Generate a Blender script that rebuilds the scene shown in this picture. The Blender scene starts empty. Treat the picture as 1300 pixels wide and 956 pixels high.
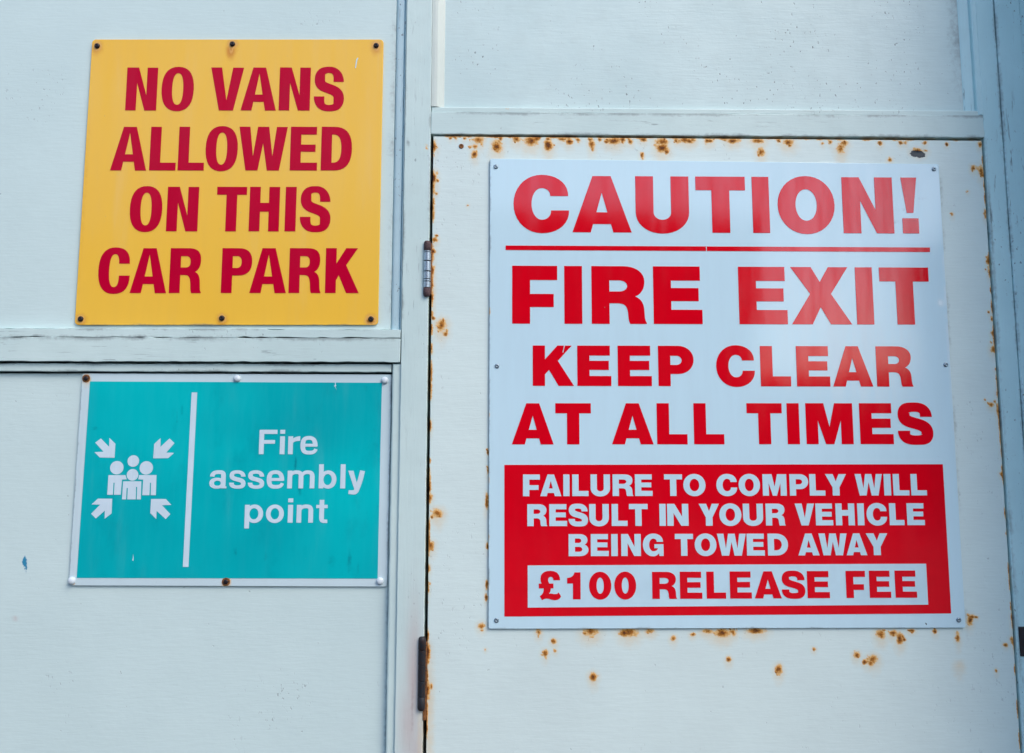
import bpy, bmesh, math, random
import numpy as np
from mathutils import Vector, Matrix
from mathutils.geometry import tessellate_polygon

# Units: metres. The wall front is the plane y = 0 and faces -y; eye height is z = 1.6.
# Tables below hold millimetres on the wall: x to the right, z from eye height.
EYE = 1.6
random.seed(7); np.random.seed(7)
scene = bpy.context.scene
COL = scene.collection
R = math.radians

# ------------------------------------------------------------------ camera
pitch, yaw, roll = 0.11129892, -0.0137734, -0.00143609
My = Matrix.Rotation(yaw, 3, 'Z'); Mp = Matrix.Rotation(pitch, 3, 'X'); Mr = Matrix.Rotation(roll, 3, 'Y')
Mc = My @ Mp @ Mr
right, fwd, up = Mc.col[0], Mc.col[1], Mc.col[2]
cd = bpy.data.cameras.new('camera')
cam = bpy.data.objects.new('camera', cd); COL.objects.link(cam)
cam.matrix_world = Matrix(((right[0], up[0], -fwd[0], 0.0), (right[1], up[1], -fwd[1], -1.0),
                           (right[2], up[2], -fwd[2], EYE), (0, 0, 0, 1)))
cd.sensor_width = 36.0; cd.lens = 28.0; cd.shift_y = -44.5 / 1300.0
cd.clip_start = 0.02; cd.clip_end = 500
scene.camera = cam

# ------------------------------------------------------------------ daylight
SUN_AZ, SUN_EL = 42.0, 44.0          # degrees right of straight out from the wall, above the horizon
w = bpy.data.worlds.new('World'); scene.world = w; w.use_nodes = True
nt = w.node_tree
bg = nt.nodes['Background']; sky = nt.nodes.new('ShaderNodeTexSky')
sky.sky_type = 'NISHITA'; sky.sun_disc = False
sky.sun_elevation = R(SUN_EL); sky.sun_rotation = math.pi - R(SUN_AZ)
sky.air_density = 1.0; sky.dust_density = 1.5; sky.ozone_density = 1.0
nt.links.new(sky.outputs[0], bg.inputs[0]); bg.inputs[1].default_value = 0.15
sl = bpy.data.lights.new('sun', 'SUN'); sl.energy = 0.85; sl.angle = R(30); sl.color = (1.0, 0.84, 0.70)
sun = bpy.data.objects.new('sun', sl); COL.objects.link(sun)
to_sun = Vector((math.sin(R(SUN_AZ)) * math.cos(R(SUN_EL)), -math.cos(R(SUN_AZ)) * math.cos(R(SUN_EL)), math.sin(R(SUN_EL))))
sun.rotation_euler = (-to_sun).to_track_quat('-Z', 'Y').to_euler()
sun.location = to_sun * 5
vs = scene.view_settings
vs.view_transform = 'Standard'; vs.look = 'None'; vs.gamma = 1.0; vs.use_curve_mapping = False
vs.exposure = 0.93

# ------------------------------------------------------------------ materials
class NB:
    """small node-graph helper"""
    def __init__(s, name):
        s.m = bpy.data.materials.new(name); s.m.use_nodes = True
        s.nt = s.m.node_tree; s.b = s.nt.nodes['Principled BSDF']
        s.pos = s.n('ShaderNodeNewGeometry').outputs['Position']
    def n(s, t, **kw):
        x = s.nt.nodes.new(t)
        for k, v in kw.items(): setattr(x, k, v)
        return x
    def put(s, sock, v):
        if hasattr(v, 'is_linked'): s.nt.links.new(v, sock)
        elif isinstance(v, (tuple, list)) and len(v) == 3 and sock.type == 'RGBA': sock.default_value = (*v, 1)
        else: sock.default_value = v
    def noise(s, scale, detail=3, rough=.55, stretch=None, off=(0, 0, 0)):
        mp = s.n('ShaderNodeMapping'); s.put(mp.inputs[0], s.pos); mp.inputs[1].default_value = off
        if stretch: mp.inputs[3].default_value = stretch
        t = s.n('ShaderNodeTexNoise'); s.put(t.inputs['Vector'], mp.outputs[0])
        t.inputs['Scale'].default_value = scale; t.inputs['Detail'].default_value = detail; t.inputs['Roughness'].default_value = rough
        return t.outputs['Fac']
    def math(s, op, a, b=0.0, c=0.0):
        x = s.n('ShaderNodeMath', operation=op)
        for i, v in enumerate((a, b, c)): s.put(x.inputs[i], v)
        return x.outputs[0]
    def ramp(s, v, lo, hi, a=0.0, b=1.0):
        x = s.n('ShaderNodeMapRange', interpolation_type='SMOOTHSTEP')
        for i, q in enumerate((v, lo, hi, a, b)): s.put(x.inputs[i], q)
        return x.outputs[0]
    def mix(s, f, a, b):
        x = s.n('ShaderNodeMix', data_type='RGBA'); s.put(x.inputs[0], f)
        s.put(x.inputs[6], a); s.put(x.inputs[7], b); return x.outputs[2]
    def attr(s, name): return s.n('ShaderNodeAttribute', attribute_name=name).outputs['Fac']
    def bump(s, h, strength=.3, dist=.001, prev=None):
        x = s.n('ShaderNodeBump'); x.inputs['Strength'].default_value = strength; x.inputs['Distance'].default_value = dist
        s.put(x.inputs['Height'], h)
        if prev is not None: s.put(x.inputs['Normal'], prev)
        return x.outputs[0]
    def done(s, col, rough, normal=None, spec=.5, metal=0.0, coat=0.0):
        s.put(s.b.inputs['Base Color'], col); s.put(s.b.inputs['Roughness'], rough)
        s.put(s.b.inputs['Metallic'], metal); s.put(s.b.inputs['Specular IOR Level'], spec)
        if coat: s.b.inputs['Coat Weight'].default_value = coat; s.b.inputs['Coat Roughness'].default_value = .05
        if normal is not None: s.put(s.b.inputs['Normal'], normal)
        return s.m

def rusted(g, col, rough, amp=.68, stain_col=(.76, .54, .26), stain_k=.5, grime_col=(.16, .19, .20)):
    """adds rust, washed-out stain and bare-metal chips from the mesh attributes"""
    fine = g.noise(430, 4, .7); mid = g.noise(150, 3, .6, off=(3, 1, 7))
    r = g.attr('rust'); st = g.attr('stain'); ch = g.attr('chip'); pk = g.attr('pink'); gr = g.attr('grime')
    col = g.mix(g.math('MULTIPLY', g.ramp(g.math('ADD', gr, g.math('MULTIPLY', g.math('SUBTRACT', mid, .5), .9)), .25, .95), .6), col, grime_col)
    col = g.mix(g.math('MULTIPLY', pk, .5), col, (.50, .28, .27))
    stv = g.math('ADD', st, g.math('MULTIPLY', g.math('SUBTRACT', mid, .5), .5))
    col = g.mix(g.math('MULTIPLY', g.ramp(g.math('MULTIPLY', stv, g.ramp(st, .02, .3)), .15, 1.1), stain_k), col, stain_col)
    col = g.mix(g.ramp(g.math('ADD', g.attr('blue'), g.math('MULTIPLY', g.math('SUBTRACT', fine, .5), .7)), .40, .60), col, (.03, .25, .42))
    v = g.math('ADD', r, g.math('ADD', g.math('MULTIPLY', g.math('SUBTRACT', fine, .5), amp), g.math('MULTIPLY', g.math('SUBTRACT', mid, .5), amp)))
    v = g.math('MULTIPLY', v, g.ramp(r, .0, .12))
    col = g.mix(g.math('MULTIPLY', g.ramp(v, .12, .40), .85), col, (.80, .46, .12))
    col = g.mix(g.ramp(v, .34, .62), col, (.50, .19, .022))
    col = g.mix(g.ramp(v, .54, .86), col, (.13, .042, .011))
    cv = g.math('ADD', ch, g.math('MULTIPLY', g.math('SUBTRACT', fine, .5), .5))
    col = g.mix(g.ramp(cv, .42, .50), col, g.mix(fine, (.010, .026, .04), (.03, .05, .065)))
    rr = g.ramp(v, .3, .6, 0.0, 1.0)
    rough = g.math('ADD', g.math('MULTIPLY', rough, g.math('SUBTRACT', 1.0, rr)), g.math('MULTIPLY', rr, .9))
    h = g.math('SUBTRACT', g.math('MULTIPLY', g.ramp(v, .3, .8), g.math('ADD', fine, .4)), g.math('MULTIPLY', g.ramp(cv, .40, .52), .8))
    return col, rough, h

def paint(name, base, warm=None, speck=.5, rough=.42, grain='h', wear=True, mottle=1.0, cluster=.50, crack=0.0):
    g = NB(name)
    big = g.noise(5, 3, .6); med = g.noise(38, 4, .6, off=(1, 2, 3))
    st = (.12, 1, 1) if grain == 'h' else (1, 1, .07)
    brush = g.noise(330, 2, .6, stretch=st)
    darker = tuple(c * (1 - (1 - k) * mottle) for c, k in zip(base, (.90, .93, .94)))
    lighter = tuple(min(1, c * 1.03) for c in (warm or base))
    col = g.mix(g.ramp(big, .30, .72), darker, lighter)
    col = g.mix(g.math('MULTIPLY', g.ramp(med, .45, .75), .22 * mottle), col, tuple(c * .80 for c in base))
    col = g.mix(g.math('MULTIPLY', g.ramp(brush, .35, .8), .10), col, tuple(c * .82 for c in base))
    # dirt specks in loose clusters
    clus = g.ramp(g.noise(9, 3, .6, off=(8, 3, 1)), cluster, cluster + .14)
    dots = g.ramp(g.noise(300, 2, .5, stretch=(1, 1, .6), off=(2, 9, 4)), .655, .72)
    big_dots = g.ramp(g.noise(120, 2, .5, off=(5, 5, 4)), .755, .79)
    sp = g.math('MAXIMUM', g.math('MULTIPLY', clus, dots), big_dots)
    if crack:                                         # thin flaking lines along the grain
        cs = (.10, 1, 1) if grain == 'h' else (1, 1, .10)
        cr = g.math('MULTIPLY', g.ramp(g.noise(190, 3, .7, stretch=cs, off=(3, 3, 9)), .60, .66), g.ramp(g.noise(7, 2, .6, off=(1, 7, 5)), .44, .62))
        sp = g.math('MAXIMUM', sp, g.math('MULTIPLY', cr, crack))
    col = g.mix(g.math('MULTIPLY', sp, speck), col, (.11, .15, .17))
    ro = g.math('ADD', rough - .08, g.math('MULTIPLY', med, .2))
    h = g.math('ADD', g.math('MULTIPLY', brush, .5), g.math('ADD', g.math('MULTIPLY', med, .9), g.math('MULTIPLY', sp, -.6)))
    nrm = g.bump(h, .30, .0012)
    if wear:
        col, ro, rh = rusted(g, col, ro); nrm = g.bump(rh, .55, .0012, nrm)
    return g.done(col, ro, nrm, .45)

def plate_mat(name, base, rough=.10, wear=.5, tone=None, amp=.45, spec=.5, smear=0.0, smear_col=(.0, .2, .26), stain_col=(.74, .50, .22), stain_k=.9, grime_col=(.16, .19, .20)):
    g = NB(name)
    big = g.noise(4.5, 3, .5); wav = g.noise(2.6, 1, .4, off=(4, 4, 4))
    fine = g.noise(900, 2, .5); streak = g.noise(60, 4, .6, stretch=(1, 1, .12), off=(1, 5, 2))
    col = g.mix(g.ramp(big, .3, .7), base, tone or tuple(c * .93 for c in base))
    if smear:
        sm = g.math('MULTIPLY', g.ramp(g.noise(26, 5, .65, stretch=(1, 1, .6)), .52, .78), smear)
        col = g.mix(sm, col, smear_col)
    # small scuffs and dust
    nick = g.ramp(g.noise(240, 2, .5, off=(7, 1, 3)), .775, .80)
    col = g.mix(g.math('MULTIPLY', nick, .45 * wear), col, (.30, .33, .35))
    col = g.mix(g.math('MULTIPLY', g.ramp(streak, .55, .85), .10 * wear), col, (.75, .80, .82))
    bl = g.attr('bloom')
    blv = g.math('MULTIPLY', bl, g.ramp(streak, .28, .70))
    col = g.mix(g.math('MULTIPLY', blv, .55), col, (.80, .86, .88))
    ro = g.math('ADD', rough, g.math('ADD', g.math('MULTIPLY', g.ramp(streak, .4, .8), .07), g.math('MULTIPLY', blv, .25)))
    nrm = g.bump(g.math('ADD', wav, g.math('MULTIPLY', fine, .004)), .12, .02)
    col, ro, rh = rusted(g, col, ro, amp, stain_col, stain_k, grime_col); nrm = g.bump(rh, .4, .0008, nrm)
    return g.done(col, ro, nrm, g.ramp(streak, .30, .72, spec * .7, spec * 1.35))

def print_mat(name, base, rough=.10, fade=.06, spec=.5):
    """printed film on a plate: same gloss as the plate, faint uneven ink"""
    g = NB(name)
    n = g.noise(30, 4, .6); wav = g.noise(2.6, 1, .4, off=(4, 4, 4)); fine = g.noise(700, 2, .6)
    streak = g.noise(60, 4, .6, stretch=(1, 1, .12), off=(1, 5, 2))
    col = g.mix(g.ramp(n, .3, .7), base, tuple(c * (1 - fade) for c in base))
    nick = g.ramp(g.noise(260, 2, .5, off=(2, 1, 8)), .80, .82)
    col = g.mix(g.math('MULTIPLY', nick, .5), col, (.4, .25, .25))
    ro = g.math('ADD', rough, g.math('MULTIPLY', g.ramp(streak, .4, .8), .07))
    nrm = g.bump(g.math('ADD', wav, g.math('MULTIPLY', fine, .004)), .12, .02)
    return g.done(col, ro, nrm, g.ramp(streak, .30, .72, spec * .7, spec * 1.35))

def plain(name, base, rough=.6, metal=0.0, vary=.3, scale=200, col2=None, bump=.3, spec=.5):
    g = NB(name)
    n = g.noise(scale, 5, .65)
    col = g.mix(g.ramp(n, .35, .68), base, col2 or tuple(c * (1 - vary) for c in base))
    return g.done(col, rough, g.bump(n, bump, .0008), spec, metal)

M = {}
M['wall'] = paint('pale_blue_paint', (.60, .75, .73), speck=.6, crack=.8)
M['panel'] = paint('pale_blue_panel_paint', (.60, .75, .74), speck=.4, mottle=.3, cluster=.56)
M['upper_panel'] = paint('speckled_panel_paint', (.60, .755, .75), speck=.8, cluster=.46)
M['stile'] = paint('pale_blue_upright_paint', (.60, .75, .73), grain='v', speck=.5, crack=.5)
M['cream'] = paint('cream_undercoat_paint', (.62, .70, .65), grain='v', speck=.3)
M['blue'] = paint('weathered_shade_blue_paint', (.57, .83, .86), grain='v', speck=.75, crack=1.0, cluster=.46)  # bluer than the wall paint: cyan shade of the right side mixed in
M['mould'] = paint('shade_blue_moulding_paint', (.60, .80, .84), grain='v', speck=.75, crack=1.0, cluster=.46)  # shade on the left-facing moulding put in as a bluer paint tone
M['door'] = paint('cream_white_door_paint', (.67, .80, .78), warm=(.67, .81, .79), speck=.25, rough=.40, mottle=.35)
M['yellow'] = plate_mat('yellow_enamel', (.90, .55, .07), rough=.18, wear=.5, tone=(.90, .53, .055), amp=.35, spec=.42, stain_col=(.60, .22, .015))
M['white'] = plate_mat('bluish_white_enamel', (.57, .79, .89), rough=.07, wear=.5, tone=(.57, .79, .88), amp=.35, spec=.62)
M['gplate'] = plate_mat('white_plastic_plate', (.60, .76, .81), rough=.2, wear=.6, amp=.4)
M['teal'] = plate_mat('teal_print', (.0, .53, .56), rough=.28, wear=.3, tone=(.0, .39, .44), amp=.3, spec=.35, smear=.3, smear_col=(.0, .24, .30), grime_col=(.0, .15, .20))
M['red'] = print_mat('red_film', (.74, .0, .011), rough=.07, spec=.62)
M['redbox'] = M['red']
M['crimson'] = print_mat('crimson_film', (.52, .0, .030), rough=.20, spec=.12)
M['wprint'] = print_mat('white_film', (.57, .79, .89), rough=.07, spec=.62)
M['gprint'] = print_mat('white_print', (.62, .77, .86), rough=.25, spec=.35)
M['dark'] = plain('dark_void', (.012, .011, .012), .9)
M['black_screw'] = plain('blackened_screw', (.018, .014, .018), .45, .3, .5, 500)
M['cap'] = plain('white_plastic_cap', (.66, .76, .82), .3, 0, .1, 300, bump=.1)
M['rust'] = plain('rusty_steel', (.30, .12, .03), .9, 0, .6, 500, (.07, .03, .015))
M['dull'] = plain('dull_zinc', (.35, .45, .52), .35, .7, .5, 600)
M['steel'] = plain('bright_steel', (.42, .50, .56), .32, .75, .25, 500, bump=.1)
M['rustbrown'] = plain('purple_brown_rust', (.11, .065, .07), .75, .2, .6, 420, (.04, .025, .03))
M['blacksteel'] = plain('blackened_steel', (.007, .013, .020), .55, 0, .5, 300, (.022, .010, .009))
M['asphalt'] = plain('asphalt', (.055, .055, .058), .9, 0, .4, 60)

# ------------------------------------------------------------------ measured layout (mm on the wall)
# yellow
Y1 = (-491.3, -206.9, 414.0, 472.6, 416.0, 475.0, [
    ('N', -491.3, -451.1), ('O', -445.4, -403.4), ('V', -381.9, -338.9), ('A', -341.5, -295.4), ('N', -291.9, -251.4), ('S', -246.5, -206.9)])
Y2 = (-506.2, -194.9, 333.2, 391.8, 335.1, 394.0, [
    ('A', -506.2, -459.8), ('L', -456.1, -422.2), ('L', -419.5, -385.7), ('O', -384.5, -342.9), ('W', -341.8, -279.0), ('E', -274.9, -239.7), ('D', -234.9, -194.9)])
Y3 = (-477.9, -220.2, 253.0, 311.7, 254.2, 313.1, [
    ('O', -477.9, -436.4), ('N', -430.5, -390.3), ('T', -367.1, -328.7), ('H', -324.9, -286.2), ('I', -278.9, -264.9), ('S', -259.8, -220.2)])
Y4 = (-513.4, -181.8, 172.6, 230.8, 173.9, 232.4, [
    ('C', -513.4, -473.3), ('A', -472.4, -426.2), ('R', -422.9, -382.3), ('P', -357.1, -318.6), ('A', -321.0, -274.4), ('R', -271.2, -230.5), ('K', -224.9, -181.8)])
# white
W1 = (15.4, 539.9, 252.7, 327.2, 253.4, 327.8, [
    ('C', 15.4, 87.1), ('A', 91.1, 167.4), ('U', 172.8, 241.9), ('T', 250.8, 315.2), ('I', 324.1, 346.1), ('O', 356.9, 431.0), ('N', 441.2, 507.2), ('!', 517.8, 539.9)])
W2 = (13.9, 548.0, 134.3, 208.9, 134.8, 208.7, [
    ('F', 13.9, 71.3), ('I', 80.2, 102.9), ('R', 114.9, 184.9), ('E', 193.7, 255.9), ('E', 302.8, 364.7), ('X', 369.2, 446.9), ('I', 453.2, 475.3), ('T', 484.3, 548.0)])
W3 = (39.9, 521.0, 55.7, 106.6, 55.7, 106.9, [
    ('K', 39.9, 91.8), ('E', 96.0, 138.8), ('E', 147.1, 189.9), ('P', 198.2, 243.1), ('C', 271.5, 320.4), ('L', 327.5, 365.8), ('E', 373.3, 415.6), ('A', 419.1,
    470.0), ('R', 474.9, 521.0)])
W4 = (13.7, 543.0, -17.3, 33.8, -16.2, 34.9, [
    ('A', 13.7, 65.9), ('T', 68.0, 112.6), ('A', 138.6, 190.7), ('L', 195.1, 233.2), ('L', 241.4, 279.3), ('T', 308.2, 352.6), ('I', 358.8, 374.2), ('M', 382.5,
    441.8), ('E', 450.4, 492.5), ('S', 498.2, 543.0)])
W5 = (27.6, 530.4, -80.7, -54.2, -79.5, -53.2, [
    ('F', 27.6, 48.5), ('A', 48.9, 75.1), ('I', 77.5, 85.2), ('L', 88.6, 108.7), ('U', 111.3, 135.4), ('R', 138.6, 164.2), ('E', 166.4, 188.1), ('T', 202.7,
    225.1), ('O', 226.5, 254.1), ('C', 267.6, 293.5), ('O', 295.3, 322.0), ('M', 325.3, 355.1), ('P', 359.0, 382.3), ('L', 383.8, 403.3), ('Y', 403.7, 429.9),
    ('W', 440.8, 474.9), ('I', 476.9, 485.6), ('L', 488.4, 508.4), ('L', 510.7, 530.4)])
W6 = (32.9, 525.7, -117.0, -90.4, -115.8, -89.1, [
    ('R', 32.9, 57.4), ('E', 60.0, 81.9), ('S', 83.8, 107.8), ('U', 109.3, 133.5), ('L', 137.0, 156.5), ('T', 158.5, 181.6), ('I', 196.1, 203.9), ('N', 205.7,
    232.0), ('Y', 245.0, 270.2), ('O', 270.3, 297.7), ('U', 299.7, 324.6), ('R', 327.9, 352.3), ('V', 364.3, 388.5), ('E', 390.0, 411.5), ('H', 414.9, 438.5),
    ('I', 442.1, 450.4), ('C', 453.4, 478.9), ('L', 481.9, 500.3), ('E', 503.8, 525.7)])
W7 = (83.6, 478.0, -153.1, -126.6, -152.1, -125.7, [
    ('B', 83.6, 108.0), ('E', 110.9, 132.9), ('I', 136.0, 144.0), ('N', 148.3, 172.5), ('G', 174.9, 200.3), ('T', 214.6, 237.1), ('O', 238.9, 265.8), ('W',
    266.7, 302.3), ('E', 303.3, 325.3), ('D', 329.2, 354.3), ('A', 366.8, 393.0), ('W', 392.4, 427.4), ('A', 426.5, 452.2), ('Y', 451.2, 478.0)])
W8 = (46.7, 511.1, -204.5, -172.5, -203.0, -170.5, [
    ('£', 46.7, 74.0), ('1', 81.5, 97.9), ('0', 108.3, 135.5), ('0', 139.2, 165.9), ('R', 185.6, 215.7), ('E', 219.6, 246.8), ('L', 252.2, 275.9), ('E', 280.9,
    307.6), ('A', 311.1, 344.3), ('S', 344.6, 373.6), ('E', 376.1, 403.6), ('F', 423.9, 447.9), ('E', 452.7, 479.1), ('E', 484.5, 511.1)])
# green, region(250,535) s=5.652
G1 = (-29.9, 0.4, [('F', -302.2, -279.8), ('i', -276.3, -270.2), ('r', -266.0, -251.1), ('e', -250.7, -229.2)])
G2 = (-72.0, -42.3, [('a', -362.1, -340.7), ('s', -337.6, -317.2), ('s', -314.5, -294.1), ('e', -291.1, -269.5), ('m', -265.5, -231.8), ('b', -226.6, -204.6),
    ('l', -199.7, -193.6), ('y', -190.3, -169.2)])
G3 = (-113.9, -84.2, [('p', -316.8, -294.1), ('o', -290.7, -268.5), ('i', -263.6, -257.4), ('n', -252.8, -232.3), ('t', -228.8, -214.7)])
# pictogram region(110,540) s=7.354
ARROWS = [[(-505.9, -15.9), (-499.1, -10.6), (-488.3, -20.9), (-488.6, -9.8), (-480.7, -17.2), (-480.8, -34.5), (-499.1, -34.2), (-506.1, -27.6), (-494.9,
    -27.0)], [(-413.9, -10.5), (-407.5, -16.3), (-417.1, -28.0), (-407.4, -28.3), (-414.3, -34.9), (-432.9, -35.2), (-432.7, -17.5), (-425.1, -10.0), (-424.6,
    -20.9)], [(-480.8, -84.6), (-498.4, -84.6), (-505.9, -91.7), (-495.3, -91.9), (-505.7, -103.0), (-499.6, -108.8), (-489.1, -99.2), (-488.8, -109.1),
    (-480.6, -102.6)], [(-433.0, -85.0), (-414.7, -85.0), (-407.8, -92.2), (-419.1, -92.7), (-408.4, -103.4), (-413.8, -109.5), (-425.4, -99.5), (-425.4,
    -109.5), (-433.1, -102.3)]]
HEADS = [(-457.4, -38.5, 7.2), (-477.3, -46.7, 8.3), (-440.9, -46.9, 8.3), (-457.4, -55.5, 7.2)]
FRONT = [(-468.6, -63.4), (-446.1, -63.4), (-445.6, -85.5), (-450.6, -85.5), (-450.9, -70.3), (-452.3, -70.3), (-451.9, -85.5), (-462.3, -85.5), (-462.4,
    -71.6), (-463.8, -71.6), (-463.8, -85.5), (-468.8, -85.5)]
BODY_L = [(-487.1, -55.8), (-466.2, -55.8), (-464.1, -61.1), (-470.1, -61.3), (-470.7, -79.9), (-479.0, -79.9), (-479.0, -65.1), (-480.4, -65.1), (-480.3,
    -79.9), (-487.3, -79.9)]
BODY_R = [(-449.3, -55.7), (-427.8, -55.7), (-427.4, -80.4), (-433.7, -80.4), (-434.1, -65.1), (-435.4, -65.1), (-435.3, -80.4), (-444.1, -80.4), (-444.0,
    -61.3), (-450.1, -61.1)]
BAR = [(-389.1, 47.0), (-382.1, 47.0), (-383.1, -167.2), (-390.0, -167.2)]
# plates
YELLOW = [(-539.8, 511.2), (-156.8, 514.5), (-156.4, 133.1), (-539.4, 131.8)]
YSCREW = [(-532.5, 502.0), (-355.5, 506.2), (-166.3, 505.6), (-531.9, 139.4), (-354.2, 141.0), (-165.5, 140.6)]
GREEN = [(-517.0, 60.6), (-150.5, 59.7), (-151.1, -181.5), (-518.9, -180.2)]
GPLATE = [(-527.4, 70.7), (-138.5, 70.2), (-139.3, -191.3), (-528.5, -189.4)]
GSCREW = [(-522.1, 64.3), (-332.6, 64.7), (-147.0, 62.7), (-524.4, -183.4), (-336.7, -185.0), (-148.1, -184.2)]
WPLATE = [(-15.1, 349.9), (570.1, 346.2), (569.2, -239.0), (-14.4, -239.3)]
RULE = [(5.4, 235.1), (552.1, 235.1), (551.9, 229.1), (5.4, 229.2)]
RBOX = [(4.5, -42.4), (552.5, -41.2), (552.2, -221.9), (5.0, -224.7)]
WBOX = [(33.3, -164.1), (524.4, -162.4), (524.2, -211.4), (33.4, -214.1)]
WSCREW = [(-7.5, 338.9), (563.3, 339.3), (-5.0, 80.5), (563.7, 83.7), (-4.6, -229.1), (561.0, -229.7)]
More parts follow.
